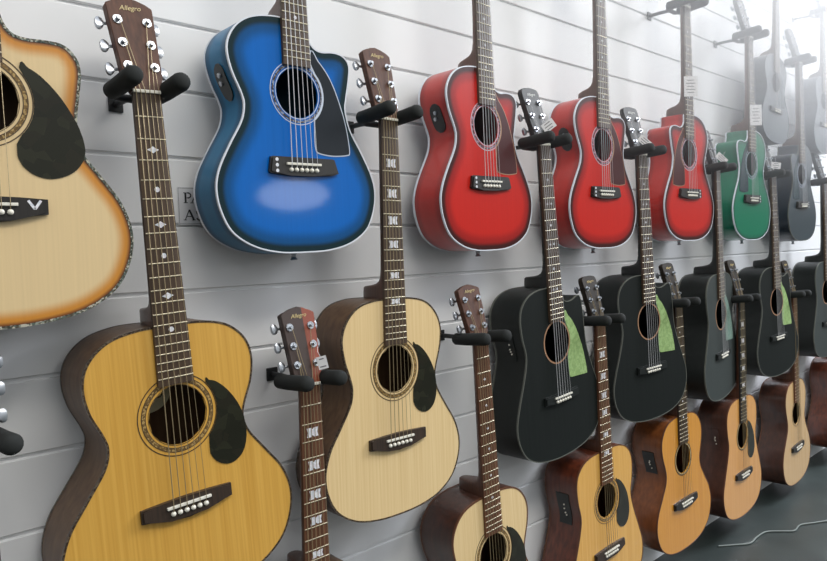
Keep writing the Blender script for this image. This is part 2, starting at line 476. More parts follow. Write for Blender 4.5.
    if vee:
        for a in ((.050, .006, .058, -.006), (.066, .006, .058, -.006)):
            d = Vector((a[2]-a[0], a[3]-a[1])).normalized(); n_ = Vector((-d.y, d.x))*.0018
            bm = bmesh.new(); prism(bm, ccw([(a[0]+n_.x, a[1]+n_.y), (a[0]-n_.x, a[1]-n_.y), (a[2]-n_.x, a[3]-n_.y), (a[2]+n_.x, a[3]+n_.y)]), -.0088, -.008)
            part('bridge_inlay', shift(finish(bm, 'bridge_inlay'), O), pearl, bg)
    # neck and fretboard
    part('neck', mkc(('neck', L, round(joint, 4), depth, zbot), lambda: neck_mesh(L, joint, depth), neck), neck)
    zend = hz+hole_r+.003
    def fb():
        bm = bmesh.new(); rows = []
        N = 12
        for i in range(N+1):
            z = L+(zend-L)*i/N; wd = hw(z, L)
            rows.append([bm.verts.new(p) for p in ((-wd, -.0002, z), (-wd, FB+.0008, z), (-wd*.6, FB, z), (wd*.6, FB, z), (wd, FB+.0008, z), (wd, -.0002, z))])
        for a, b in zip(rows, rows[1:]):
            for k in range(6): bm.faces.new((a[k], a[(k+1) % 6], b[(k+1) % 6], b[k]))
        bm.faces.new(rows[0]); bm.faces.new(rows[-1][::-1])
        return finish(bm, 'fretboard')
    fo = part('fretboard', mkc(('fb', L, hz, zbot, depth), fb, board), board)
    for k in range(1, 21):
        z = fretpos(L, k)
        if z < zend+.003: break
        def fr():
            bm = bmesh.new(); wd = hw(z, L)-.0006; tube(bm, [(-wd, FB+.0003, z), (-wd*.6, FB-.0002, z), (wd*.6, FB-.0002, z), (wd, FB+.0003, z)], .0011, 6); return finish(bm, 'fret', 60)
        part('fret', mkc(('fret', L, k, zbot, depth), fr, fret_wire), fret_wire, fo)
    for k in (3, 5, 7, 9, 12, 15):
        for j, p in enumerate(inlay_polys(inlay, L, k)):
            def il():
                bm = bmesh.new(); prism(bm, ccw(p), FB-.0003, FB+.001); return finish(bm, 'fret_marker')
            part('fret_marker', mkc(('inl', L, inlay, k, j, zbot, depth), il, pearl), pearl, fo)
    def nt():
        bm = bmesh.new(); box(bm, -.0215, .0215, FB-.0022, .001, L-.0005, L+.0045, .0008); return finish(bm, 'nut')
    part('nut', mkc(('nut', L, zbot, depth), nt, bone), bone)
    # headstock, logo, tuners
    T = head_tf(L, hk)
    hs = part('headstock', mkc(('head', head, L, hk, zbot, depth), lambda: head_mesh(head, L, hk), head_mat), head_mat)
    if logo:
        lm = logo_mat or gold_print
        def lg():
            me = text_mesh('Allegro', .0115, .0002, .35)
            me.transform(T @ Matrix.Translation((0, -.0006, .139)) @ Matrix.Rotation(R(90), 4, 'X') @ Matrix.Rotation(R(4), 4, 'Z')); return me
        part('logo', mkc(('logo', L, hk, zbot, depth), lg, lm), lm, hs)
    for s, z in TUNERS:
        hx = .0195+.0035*(z/.12)
        tm = part('tuning_machine', TM[s][0], None); tb = part('tuner_button', TM[s][1], None, tm)
        tm.matrix_local = Matrix.Translation(-O) @ Matrix.Translation(T @ Vector((s*hx, 0, z))) @ Matrix.Rotation(-TILT, 4, 'X')
    # strings
    for i in range(6):
        xb, xn = -.0275+.011*i, -.0178+.00712*i
        s = -1 if i < 3 else 1
        kk = i if i < 3 else 5-i
        z = TZ[kk]; hx = .0195+.0035*(z/.12)
        post = T @ Vector((s*hx*.9, -.0045, z))
        def st():
            bm = bmesh.new(); r = (.0008-.00008*i)*mirr(mir, i)
            tube(bm, [(xb, -.010, -.0095), (xb, -.0128, 0), (xn, FB-.0026, L+.002), tuple(post)], max(r, .00042), 5, False); return finish(bm, 'string')
        part('string', mkc(('str', L, i, hk, zbot, depth), st, strings or steel), strings or steel)
    # side panel of the pickup, following the curve of the side
    if preamp:
        za, zb, ya, yb, rnd = preamp
        def pa():
            sgn = -1
            edge = [p for p in out if p[0]*sgn > .06 and zb <= p[1] <= za]; edge.sort(key=lambda p: p[1])
            nr = []
            n = len(edge)
            for i in range(n):
                a, b = edge[max(0, i-1)], edge[min(n-1, i+1)]; l = math.dist(a, b); nr.append((-(b[1]-a[1])/l, (b[0]-a[0])/l))
            bm = bmesh.new(); rows = []
            for i, ((ex, ez), (nx, nz)) in enumerate(zip(edge, nr)):
                t = i/(n-1)*2-1; k = (1-abs(t)**4)**.5 if rnd else 1; k = max(k, .25)
                yc, hh = (ya+yb)/2, (yb-ya)/2*k
                rows.append([bm.verts.new((ex+nx*o_, yc+q, ez+nz*o_)) for q, o_ in ((-hh, -.001), (-hh, .0022), (hh, .0022), (hh, -.001))])
            for a, b in zip(rows, rows[1:]):
                for k in range(4): bm.faces.new((a[k], a[(k+1) % 4], b[(k+1) % 4], b[k]))
            bm.faces.new(rows[0]); bm.faces.new(rows[-1][::-1])
            return finish(bm, 'preamp_panel', 40)
        pp = part('preamp_panel', shift(pa(), O), preamp_mat)
        edge = [p for p in out if p[0] < -.06 and zb <= p[1] <= za]; edge.sort(key=lambda p: p[1]); n = len(edge)
        kn = [(.72, 0, 'knob'), (.58, .25, 'knob')] if rnd else [(.30, -.2, 'slider'), (.42, -.05, 'slider'), (.54, .0, 'slider'), (.66, -.1, 'slider')]
        for t, off, nm in kn:
            i = int(t*(n-1)); p, q = edge[i], edge[min(n-1, i+1)]; l = math.dist(p, q); nx, nz = -(q[1]-p[1])/l, (q[0]-p[0])/l
            bm = bmesh.new(); yc = (ya+yb)/2+off*(yb-ya)*.5
            if nm == 'knob': tube(bm, [(p[0]+nx*a, yc, p[1]+nz*a) for a in (.002, .005, .0055)], [.0048, .0044, .003], 12)
            else: tube(bm, [(p[0]+nx*a, yc, p[1]+nz*a) for a in (.002, .0045)], .0022, 6)
            part(nm, shift(finish(bm, nm, 50), O), chrome if nm == 'knob' else bone, pp)
    if label_in:
        def li():
            bm = bmesh.new(); prism(bm, [(-.012+.044*math.cos(math.tau*i/40), hz+.018+.030*math.sin(math.tau*i/40)) for i in range(40)], depth-.0012, depth-.0006); return finish(bm, 'paper_label')
        pl_ = part('paper_label', shift(li(), O), simple('label_paper', srgb(226, 214, 176), .8))
        me = text_mesh('Allegro', .02, .0002, .3); me.transform(Matrix.Translation((-.012, depth-.0015, hz+.018)) @ Matrix.Rotation(R(90), 4, 'X'))
        part('label_print', shift(me, O), simple('label_ink', srgb(70, 52, 36), .8), pl_)
    if strap:
        bm = bmesh.new(); tube(bm, [(0, depth*.5, zbot+.001), (0, depth*.5, zbot-.004), (0, depth*.5, zbot-.009), (0, depth*.5, zbot-.012), (0, depth*.5, zbot-.0135)], [.007, .0045, .0045, .007, .006], 14)
        part('strap_button', shift(finish(bm, 'strap_button', 40), O), chrome)
    root.scale = (scale,)*3; root.location = Vector((x, -w, zs+CZ))+(Rm @ (O*scale))
    return root, Rm, Vector((x, -w, zs+CZ)), L*scale
def mirr(m, i): return 1

ros_dark = simple('rosette_dark', srgb(70, 54, 36), .4); ros_cream = simple('rosette_cream', srgb(206, 180, 124), .4)
ros_copper = simple('rosette_copper', srgb(168, 128, 98), .4); ros_pale = simple('rosette_pale', srgb(196, 205, 220), .4)
ros_mos = speckle('rosette_mosaic', [srgb(60, 55, 60), srgb(140, 150, 170), srgb(90, 80, 80)], 320)
ros_mos2 = speckle('rosette_wood_mosaic', [srgb(128, 100, 58), srgb(176, 146, 92), srgb(104, 82, 50)], 360)
ROS = {
 'classic': dict(plain=[(.0, .0008), (.0045, .0056), (.0105, .0118), (.0165, .018)], m1=ros_dark, inner=[(.0056, .0105)], m2=ros_mos2, out=.018),
 'mosaic': dict(plain=[(.0005, .002), (.011, .0125)], m1=ros_pale, inner=[(.0045, .0088)], m2=ros_mos, out=.0125),
 'copper': dict(plain=[(.0, .0042)], m1=ros_copper, out=.0045),
 'simple': dict(plain=[(.0, .0012), (.004, .0085)], m1=ros_dark, inner=[(.0012, .004)], m2=ros_cream, out=.0085),
 'plain': dict(plain=[(.004, .0052), (.0085, .0095)], m1=ros_dark, out=.0095)}
# ------------------------------------------------------------------ finishes
def burst_top(name, core, mid, rim, d=(.004, .016, .034), g=.93, **k):
    return wood(name, tint(W1, g), W1, (220, 220, 3), k.pop('rough', .3), k.pop('coat', .8), [(d[0], rim), (d[1], mid), (d[2], core)], **k)
sun_top = burst_top('sunburst_top', srgb(228, 200, 150), srgb(206, 136, 44), srgb(104, 54, 18), (.003, .010, .028))
blue_top = burst_top('blue_burst_top', srgb(0, 100, 186), srgb(2, 76, 132), srgb(12, 40, 46), (.009, .020, .044), coat=.25, spec=.15)
blue_side = wood('blue_burst_side', tint(W1, .95), W1, (60, 60, 60), .35, .1, [(.0, srgb(14, 48, 62)), (.015, srgb(16, 84, 120)), (.036, srgb(22, 112, 156))], spec=.2)
red_top = burst_top('red_burst_top', srgb(198, 36, 26), srgb(158, 26, 22), srgb(60, 18, 16), (.008, .021, .043), coat=.2, spec=.2)
red_side = wood('red_burst_side', tint(W1, .94), W1, (60, 60, 60), .35, .6, [(.0, srgb(70, 22, 20)), (.012, srgb(156, 34, 28)), (.032, srgb(186, 42, 34))], spec=.3)
green_top = burst_top('green_top', srgb(2, 112, 80), srgb(2, 96, 70), srgb(8, 56, 44), (.003, .010, .022), coat=.2, spec=.2)
green_side = wood('green_side', tint(W1, .94), W1, (60, 60, 60), .35, .6, [(.0, srgb(8, 68, 52)), (.01, srgb(8, 104, 76)), (.03, srgb(10, 116, 86))], spec=.25)
amber_top = wood('amber_spruce', srgb(204, 152, 62), srgb(222, 172, 80), (240, 240, 3), .3, .6)
cream_top = wood('cream_spruce', srgb(222, 190, 134), srgb(236, 208, 156), (240, 240, 3), .3, .6)
honey_top = wood('honey_spruce', srgb(214, 158, 70), srgb(228, 176, 90), (240, 240, 3), .25, .8)
orange_top = wood('orange_cedar', srgb(204, 134, 36), srgb(218, 152, 50), (240, 240, 3), .25, .8)
pale_top = wood('pale_spruce', srgb(214, 172, 116), srgb(228, 190, 136), (240, 240, 3), .2, .9)
peach_top = wood('peach_spruce', srgb(216, 152, 78), srgb(228, 168, 94), (240, 240, 3), .2, .9)
brown_side = wood('brown_side', srgb(84, 60, 42), srgb(108, 82, 58), (90, 90, 5), .45, .1, spec=.35)
raw_inner = wood('raw_mahogany', srgb(176, 122, 82), srgb(198, 144, 100), (120, 120, 5), .7)
maroon_side = wood('maroon_side', srgb(72, 34, 22), srgb(108, 52, 32), (90, 90, 5), .35, .5)
cedar_side = wood('cedar_side', srgb(104, 58, 28), srgb(132, 76, 38), (90, 90, 5), .35, .5)
dark_side = wood('dark_brown_side', srgb(56, 34, 26), srgb(78, 46, 34), (90, 90, 5), .4, .4)
satin_black = wood('satin_black', srgb(20, 24, 22), srgb(25, 29, 27), (200, 200, 3), .5, 0, spec=.2)
satin_black_side = wood('satin_black_side', srgb(20, 24, 22), srgb(24, 28, 26), (60, 60, 5), .5, 0, spec=.35)
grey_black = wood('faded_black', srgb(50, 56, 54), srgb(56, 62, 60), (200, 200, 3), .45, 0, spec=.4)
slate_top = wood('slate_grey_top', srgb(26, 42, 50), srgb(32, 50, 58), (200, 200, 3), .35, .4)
slate_side = wood('slate_grey_side', srgb(20, 32, 44), srgb(26, 40, 52), (60, 60, 5), .4, .3)
tort = speckle('dark_pickguard', [srgb(34, 34, 24), srgb(42, 42, 30), srgb(38, 36, 26)], 60, .15)
pg_black = simple('black_pickguard', srgb(20, 28, 36), .3, spec=.3); pg_red = simple('maroon_pickguard', srgb(70, 26, 26), .3, spec=.3)
pg_green = speckle('green_film_pickguard', [srgb(144, 172, 108), srgb(154, 182, 120), srgb(134, 162, 100)], 160, .45)
pg_grey = speckle('green_pickguard_grey_reflection', [srgb(112, 136, 124), srgb(122, 146, 132)], 160, .4)  # the green film again, with a grey reflection put into its colour
pg_teal = simple('dark_teal_pickguard', srgb(18, 46, 52), .25)
head_brown = wood('brown_headstock', srgb(72, 46, 36), srgb(98, 64, 48), (160, 160, 4), .5, 0, spec=.3)
head_red, nt, b = new_mat('headstock_redder_right')
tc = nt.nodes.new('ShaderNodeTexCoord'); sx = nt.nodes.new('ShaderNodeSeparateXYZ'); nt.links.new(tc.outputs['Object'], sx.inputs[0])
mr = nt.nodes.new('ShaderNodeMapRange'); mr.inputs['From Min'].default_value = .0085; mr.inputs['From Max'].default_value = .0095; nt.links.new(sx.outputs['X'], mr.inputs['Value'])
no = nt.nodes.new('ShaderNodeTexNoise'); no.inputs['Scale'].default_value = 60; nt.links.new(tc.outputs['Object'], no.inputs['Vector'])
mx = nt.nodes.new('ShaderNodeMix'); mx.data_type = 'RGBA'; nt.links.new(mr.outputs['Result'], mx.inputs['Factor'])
mx.inputs['A'].default_value = (*srgb(62, 44, 36), 1); mx.inputs['B'].default_value = (*srgb(146, 70, 46), 1)  # dark on the left, redder right of a step in object x
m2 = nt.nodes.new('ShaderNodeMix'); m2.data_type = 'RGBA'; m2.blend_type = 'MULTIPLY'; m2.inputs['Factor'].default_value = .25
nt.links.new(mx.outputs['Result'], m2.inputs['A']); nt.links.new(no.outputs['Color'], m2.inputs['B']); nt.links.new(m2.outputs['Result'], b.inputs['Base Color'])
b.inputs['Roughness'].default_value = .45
head_black = wood('black_headstock', srgb(30, 32, 32), srgb(42, 42, 40), (160, 160, 4), .45, 0, spec=.35)
head_dark = wood('dark_headstock', srgb(36, 30, 24), srgb(50, 41, 32), (160, 160, 4), .45, 0, spec=.35)

G = []
def guitar(key, *a, **k): r = build_guitar(*a, **k); G.append((key, r)); return r
BLK = dict(hk=.97, strings=string_pale, shape='DREAD', depth=.1, top=satin_black, side=satin_black_side, neck=black_neck, board=rosewood, bind=grey_bind, bindw=.0018, rose='copper',
           pick='green', pick_mat=pg_green, hole_r=.053, bridge_mat=satin_black_side, bridge='thin', head='round', head_mat=head_black, inlay='double', logo_mat=white_print)
RED = dict(strings=string_pale, shape='AUD', cut='AUD', L=.61, depth=.085, top=red_top, side=red_side, neck=mahogany_neck, board=rosewood, bind=white_bind, bindw=.0018, hole_r=.045, rose='mosaic',
           pick='wing', pick_mat=pg_red, pick_edge=ros_copper, bridge_mat=ebony, bridge='trap', dots=True, head='round', head_mat=head_black, inlay='dot', strap=True, logo_mat=white_print)
OVAL = (.178, .110, .022, .056, True)
# top row
guitar('T1', 'sunburst cutaway acoustic guitar at the left edge, cream top shading to amber rim', .204, .088, 0, 0, shape='JUMBO', cut='SUN', depth=.1, top=sun_top, inner=raw_inner, side=brown_side, neck=mahogany_neck, board=rosewood,
       bind=abalone, bindw=.0035, rose='classic', pick='sun', pick_mat=tort, bridge_mat=ebony, bridge='belly', head='crest', head_mat=head_brown, inlay='diamond', vee=True)
guitar('T2', 'bright blue cutaway acoustic guitar with dark burst rim and black pickguard', .709, .171, .9, 0, **{**RED, 'top': blue_top, 'side': blue_side, 'pick_mat': pg_black, 'pick_edge': ros_pale, 'preamp': OVAL, 'preamp_mat': plastic_black})
guitar('T3', 'red burst cutaway guitar with yellow glint, directly right of the blue guitar', 1.228, .163, 1.1, -3, **{**RED, 'preamp': OVAL, 'preamp_mat': plastic_black})
guitar('T4', 'middle of the three red cutaway guitars, hanging over the second black guitar', 1.722, .158, .3, 0, **{**RED, 'preamp': OVAL, 'preamp_mat': plastic_black})
guitar('T5', 'left-handed red guitar with cutaway on its left and white tag on the neck', 2.245, .172, .4, 1, **{**RED, 'mirror': True})
guitar('T6', 'green left-handed cutaway acoustic guitar with white edge and tag on neck', 2.762, .168, .3, 1, **{**RED, 'mirror': True, 'top': green_top, 'side': green_side, 'pick_mat': pg_teal, 'pick_edge': None})
guitar('T8', 'slate grey acoustic guitar just right of the green one, pale bridge', 3.31, .157, 1.5, 0, **{**RED, 'mirror': True, 'top': slate_top, 'side': slate_side, 'pick_mat': pg_teal, 'pick_edge': None, 'bind': grey_bind})
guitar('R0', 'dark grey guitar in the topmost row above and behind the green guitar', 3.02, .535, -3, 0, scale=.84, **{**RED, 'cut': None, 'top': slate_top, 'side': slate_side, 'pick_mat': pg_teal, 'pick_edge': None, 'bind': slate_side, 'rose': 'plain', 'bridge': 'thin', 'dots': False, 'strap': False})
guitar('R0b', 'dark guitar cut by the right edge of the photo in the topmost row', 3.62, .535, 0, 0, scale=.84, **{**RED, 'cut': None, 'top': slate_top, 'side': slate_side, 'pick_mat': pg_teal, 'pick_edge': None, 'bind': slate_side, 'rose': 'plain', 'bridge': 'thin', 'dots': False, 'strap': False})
# middle row
guitar('M1', 'large amber acoustic guitar in the left foreground with dark teardrop pickguard', .462, -.385, 3, 0, shape='JUMBO', depth=.105, top=amber_top, inner=raw_inner, side=brown_side, neck=mahogany_neck, board=rosewood,
       bind=dark_speck, bindw=.0028, pick='tear', pick_mat=tort, bridge_mat=rosewood_dark, head='crest', head_mat=head_brown, inlay='diamond', label_in=True)
guitar('M2', 'cream topped acoustic guitar below the blue one with block fret markers', .916, -.376, -.5, 0, shape='OM', depth=.1, top=cream_top, inner=raw_inner, side=brown_side, neck=mahogany_neck, board=rosewood,
       bind=dark_speck, bindw=.0026, pick='tear', pick_mat=tort, bridge_mat=rosewood_dark, head='crest', head_mat=head_brown, inlay='block')
guitar('M3', 'nearest black cutaway guitar, with green pickguard, beneath the first red guitar', 1.487, -.384, 4, 0, cut='DREAD', **{**BLK, 'preamp': (.185, .112, .03, .062, False), 'preamp_mat': satin_black_side})
guitar('M4', 'second black cutaway guitar from the left, green pickguard ending square', 1.962, -.375, 2.5, 6.5, cut='DREAD', **BLK)
guitar('M5', 'faded black guitar turned aside with green pickguard coloured with a grey reflection, third black one', 2.47, -.396, 2.7, -6, **{**BLK, 'top': grey_black, 'pick_mat': pg_grey})
guitar('M6', 'fourth black guitar, hanging under the green guitar, narrow light green pickguard', 3.005, -.391, 3, 4, cut='DREAD', **BLK)
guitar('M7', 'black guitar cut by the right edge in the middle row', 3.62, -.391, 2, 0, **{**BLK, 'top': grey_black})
# bottom row
guitar('L0', 'guitar at the lower left edge of which only tuner and hanger tip show', .172, -.892, 0, 0, shape='OM', depth=.1, top=cream_top, inner=raw_inner, side=brown_side, neck=mahogany_neck, board=rosewood,
       bind=dark_speck, pick='tear', pick_mat=tort, bridge_mat=rosewood_dark, head='crest', head_mat=head_brown, inlay='block')
guitar('L1', 'guitar with reddish headstock and block inlays between amber and cream guitars', .703, -.884, -.1, 0, hk=.93, shape='OM', depth=.1, top=cream_top, inner=raw_inner, side=brown_side, neck=mahogany_neck, board=rosewood_warm,
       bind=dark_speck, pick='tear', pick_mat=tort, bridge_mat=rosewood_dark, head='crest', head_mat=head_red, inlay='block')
guitar('L2', 'pale natural guitar with brown headstock between the cream and first black guitars', 1.21, -.857, 2.8, 0, hk=.86, shape='OM', depth=.105, top=cream_top, inner=raw_inner, side=dark_side, neck=mahogany_neck, board=rosewood_warm,
       bind=brown_bind, bindw=.003, pick='tear', pick_mat=tort, bridge_mat=rosewood_dark, head='crest', head_mat=head_brown, inlay='dot')
guitar('L3', 'honey topped guitar with maroon sides and teardrop pickguard under the first black guitars', 1.698, -.862, 2, 0, hk=.86, shape='DREAD', depth=.105, top=honey_top, inner=raw_inner, side=maroon_side, neck=mahogany_neck, board=rosewood_warm,
       bind=brown_bind, bindw=.0025, pick='tear', pick_mat=tort, bridge_mat=rosewood_dark, head='round', head_mat=head_dark, inlay='block', preamp=(.2, .1, .028, .068, False), preamp_mat=plastic_black)
guitar('L4', 'orange cedar guitar without pickguard, square black panel on its side', 2.162, -.848, 2.2, 1, hk=.9, shape='OM', depth=.105, top=orange_top, inner=raw_inner, side=cedar_side, neck=mahogany_neck, board=rosewood_dark,
       bind=brown_bind, bindw=.002, rose='simple', bridge_mat=ebony, head='round', head_mat=head_dark, inlay='dot', preamp=(.196, .11, .03, .07, False), preamp_mat=plastic_black)
guitar('L5', 'peach topped guitar with dark sides and small pickguard, second lowest at right', 2.632, -.870, 0, -1.5, shape='DREAD', depth=.105, top=peach_top, inner=raw_inner, side=dark_side, neck=mahogany_neck, board=ebony,
       bind=brown_bind, bindw=.002, rose='simple', pick='tear', pick_mat=tort, bridge_mat=ebony, head='round', head_mat=head_dark, inlay='block', preamp=(.19, .11, .03, .065, False), preamp_mat=dark_side)
guitar('L6', 'pale guitar without pickguard above the dark floor, far right of bottom row', 3.2, -.890, 1.8, -2, shape='OM', depth=.105, top=pale_top, side=dark_side, neck=mahogany_neck, board=rosewood_warm,
       bind=brown_bind, bindw=.002, rose='plain', bridge_mat=ebony, head='round', head_mat=head_dark, inlay='dot')
guitar('L7', 'dark maroon guitar cut by the right edge in the bottom row', 3.84, -.875, 2, 0, shape='OM', depth=.105, top=peach_top, inner=raw_inner, side=maroon_side, neck=mahogany_neck, board=rosewood_warm,
       bind=brown_bind, bindw=.002, rose='plain', bridge_mat=ebony, head='round', head_mat=head_dark, inlay='dot')
POS = {k: r for k, r in G}

# ------------------------------------------------------------------ hangers
def hanger_meshes():
    bm = bmesh.new(); box(bm, -.012, .012, -.004, 0, -.010, .016, .001); box(bm, -.011, .011, -.001, .004, .0015, .0045); a = finish(bm, 'mounting_plate')
    bm = bmesh.new(); tube(bm, [(0, -.003, .003), (0, -.04, .003), (0, -.07, .001), (0, -.085, -.002)], .0055, 10); b = finish(bm, 'arm', 50)
    bm = bmesh.new(); tube(bm, [(-.036, -.093, .003), (-.033, -.086, -.002), (-.02, -.083, -.004), (.02, -.083, -.004), (.033, -.086, -.002), (.036, -.093, .003)], .0065, 10); c = finish(bm, 'yoke', 50)
    bm = bmesh.new()
    P = [(0, -.084, .004), (0, -.086, .004), (0, -.09, .004), (0, -.12, .005), (0, -.15, .007), (0, -.178, .009), (0, -.185, .0095), (0, -.1885, .010), (0, -.190, .010)]
    tube(bm, P, [.004, .011, .0136, .0140, .0142, .0146, .0130, .009, .003], 18); e = finish(bm, 'padded_prong', 60)
    return a, b, c, e
HM = hanger_meshes()
where = {'T1': 'sunburst guitar at the left edge', 'T2': 'bright blue guitar', 'T3': 'first red guitar', 'T4': 'middle red guitar', 'T5': 'left-handed red guitar', 'T6': 'green guitar',
 'T8': 'slate grey guitar right of the green one', 'R0': 'dark grey guitar of the topmost row', 'R0b': 'topmost guitar cut by the right edge', 'M1': 'large amber guitar', 'M2': 'cream guitar with block markers',
 'M3': 'nearest black guitar', 'M4': 'second black guitar', 'M5': 'faded black guitar', 'M6': 'fourth black guitar', 'M7': 'black guitar at the right edge', 'L0': 'guitar hidden at the lower left edge',
 'L1': 'guitar with the reddish headstock', 'L2': 'pale guitar with brown headstock', 'L3': 'honey guitar with maroon sides', 'L4': 'orange cedar guitar', 'L5': 'peach topped guitar', 'L6': 'pale guitar above the dark floor', 'L7': 'maroon guitar at the right edge'}
for key, (root, Rm, P0, L) in G:
    nutp = P0+Rm @ Vector((0, 0, L+.004))
    h = bpy.data.objects.new('guitar_hanger', None); COL.objects.link(h); h.empty_display_size = .03
    h.location = (nutp.x, -.0002, nutp.z)
    tag(h, 'black padded two-prong wall hanger holding the '+where[key], 'hanger', 'padded hangers on the slatted wall')
    link('mounting_plate', HM[0], black_metal, h); link('arm', HM[1], black_metal, h); link('yoke', HM[2], black_metal, h)
    for s in (-1, 1):
        p = link('padded_prong', HM[3], foam, h); p.location = (s*.0362, 0, 0)

# ------------------------------------------------------------------ price tags
def price_tag(key, label, loc, w_, h_, ang, lines=4):
    root, Rm, P0, L = POS[key]
    c = P0+Rm @ Vector(loc)
    t = bpy.data.objects.new('price_tag', None); COL.objects.link(t); t.location = c; t.rotation_euler = (0, R(ang), R(-38))
    tag(t, label, 'price tag', 'white price tags on the guitars')
    bm = bmesh.new(); box(bm, -w_/2, w_/2, -.0004, .0004, -h_/2, h_/2); link('card', finish(bm, 'card'), paper, t)
    for i in range(lines):
        bm = bmesh.new(); z = h_*(.30-.6*i/max(1, lines-1)); ww = w_*(.34 if i % 2 else .26)
        box(bm, -ww, ww*.9, -.0007, -.0003, z-.0010, z+.0010); link('printed_line', finish(bm, 'printed_line'), ink, t)
    bm = bmesh.new(); tube(bm, [(0, .0, h_/2-.003), (-.004, .003, h_/2+.010), (-.002, .008, h_/2+.018)], .0005, 5); link('string_loop', finish(bm, 'string_loop'), paper, t)
price_tag('M3', 'white card tag tilted across the nearest black headstock', (.000, -.022, .697), .034, .024, -35, 3)
price_tag('M4', 'white card tag slanting on the second black headstock', (-.010, -.024, .688), .042, .022, 40, 3)
price_tag('M5', 'white card tag on the headstock right of the left-handed red guitar', (-.016, -.026, .692), .044, .022, 42, 3)
price_tag('M6', 'white card tag on the headstock just right of the green guitar', (-.018, -.026, .695), .040, .026, 8, 3)
price_tag('T5', 'upright white price card on the neck of the left-handed red guitar', (-.020, -.022, .345), .046, .066, 0, 5)
price_tag('T6', 'upright white price card on the neck of the green guitar', (-.014, -.026, .312), .046, .078, 0, 5)
price_tag('L1', 'small white tag on the right of the reddish headstock', (.022, -.016, .69), .018, .024, -12, 2)

# ------------------------------------------------------------------ slatted wall, sign, floor
GZ0, GS = .4287+CZ, .12014
def slat_wall():
    bm = bmesh.new()
    zs = sorted([GZ0-k*GS for k in range(-9, 13)])
    zs = [z for z in zs if z > .03]
    prof = [(0, .0)]
    for z in zs:      # a lipped slot, dark inside
        prof += [(0, z-.0046), (.0012, z-.0034), (.0060, z-.0030), (.0060, z+.0030), (.0012, z+.0034), (0, z+.0046)]
    prof += [(0, 3.0), (.03, 3.0), (.03, 0)]
    a = [bm.verts.new((-1.6, y, z)) for y, z in prof]; b = [bm.verts.new((8.5, y, z)) for y, z in prof]
    n = len(prof)
    for i in range(n): bm.faces.new((a[i], a[(i+1) % n], b[(i+1) % n], b[i]))
    return finish(bm, 'wall_back')
m, nt, b = new_mat('white_slatwall_paint')
tc = nt.nodes.new('ShaderNodeTexCoord'); no = nt.nodes.new('ShaderNodeTexNoise'); no.inputs['Scale'].default_value = 2.2; no.inputs['Detail'].default_value = 5
nt.links.new(tc.outputs['Object'], no.inputs['Vector'])
rp = nt.nodes.new('ShaderNodeValToRGB'); rp.color_ramp.elements[0].color = (*srgb(236, 237, 238), 1); rp.color_ramp.elements[1].color = (*srgb(244, 244, 244), 1)
nt.links.new(no.outputs['Fac'], rp.inputs['Fac']); nt.links.new(rp.outputs['Color'], b.inputs['Base Color']); b.inputs['Roughness'].default_value = .45
struct(link('wall_back', slat_wall(), m))

# paper sign half hidden behind the blue guitar
sg = bpy.data.objects.new('wall_sign', None); COL.objects.link(sg); sg.location = (.573, -.0004, CZ+.103)
tag(sg, 'white paper sign with black capitals half hidden behind the blue guitar', 'sign')
bm = bmesh.new(); box(bm, -.045, .055, -.0008, 0, -.034, .034); link('paper_sheet', finish(bm, 'paper_sheet'), simple('sign_paper', srgb(222, 223, 226), .6), sg)
bm = bmesh.new()
for a in ((-.0435, .0535, .0315, .0322), (-.0435, .0535, -.0322, -.0315), (-.0435, -.0428, -.0322, .0322)): box(bm, a[0], a[1], -.001, -.0007, a[2], a[3])
link('border_line', finish(bm, 'border_line'), ink, sg)
def letters(rows):
    """serif capitals drawn as strokes: (x0,z0,x1,z1,width)"""
    bm = bmesh.new()
    for x0, z0, x1, z1, w_ in rows:
        d = Vector((x1-x0, z1-z0)).normalized(); n = Vector((-d.y, d.x))*w_/2
        p = [(x0+n.x, z0+n.y), (x0-n.x, z0-n.y), (x1-n.x, z1-n.y), (x1+n.x, z1+n.y)]
        prism(bm, ccw(p), -.0012, -.0006)
    return finish(bm, 'lettering')
def cap_A(x, z, h): return [(x-.0085, z, x, z+h, .0016), (x, z+h, x+.0085, z, .0034), (x-.005, z+h*.36, x+.005, z+h*.36, .0014), (x-.0115, z+.0005, x-.0055, z+.0005, .0012), (x+.0048, z+.0005, x+.0118, z+.0005, .0012)]
def cap_P(x, z, h):
    o = [(x, z, x, z+h, .0034), (x-.0038, z+.0005, x+.0042, z+.0005, .0012), (x-.0038, z+h-.0006, x+.004, z+h-.0006, .0013)]
    c = [(x+.004+.0062*math.cos(R(a)), z+h*.735+h*.245*math.sin(R(a))) for a in range(90, -91, -20)]
    o += [(p[0], p[1], q[0], q[1], .0024) for p, q in zip(c, c[1:])]+[(x, z+h*.49, x+.004, z+h*.49, .0013)]
    return o
def cap_S(x, z, h):
    c = [(.0052, .80), (.003, .95), (-.001, .99), (-.0046, .90), (-.005, .75), (-.0028, .60), (.0025, .45), (.0052, .30), (.0046, .12), (.001, .01), (-.0028, .04), (-.0054, .2)]
    c = [(x+a, z+b_*h) for a, b_ in c]
    return [(p[0], p[1], q[0], q[1], .0023) for p, q in zip(c, c[1:])]
link('lettering', letters(cap_P(-.030, .005, .019)+cap_A(-.010, .005, .019)), simple('sign_ink', srgb(40, 42, 46), .6), sg)
link('lettering', letters(cap_A(-.024, -.026, .019)+cap_S(-.005, -.026, .019)), MT.setdefault('si', simple('sign_ink', srgb(40, 42, 46), .6)), sg)

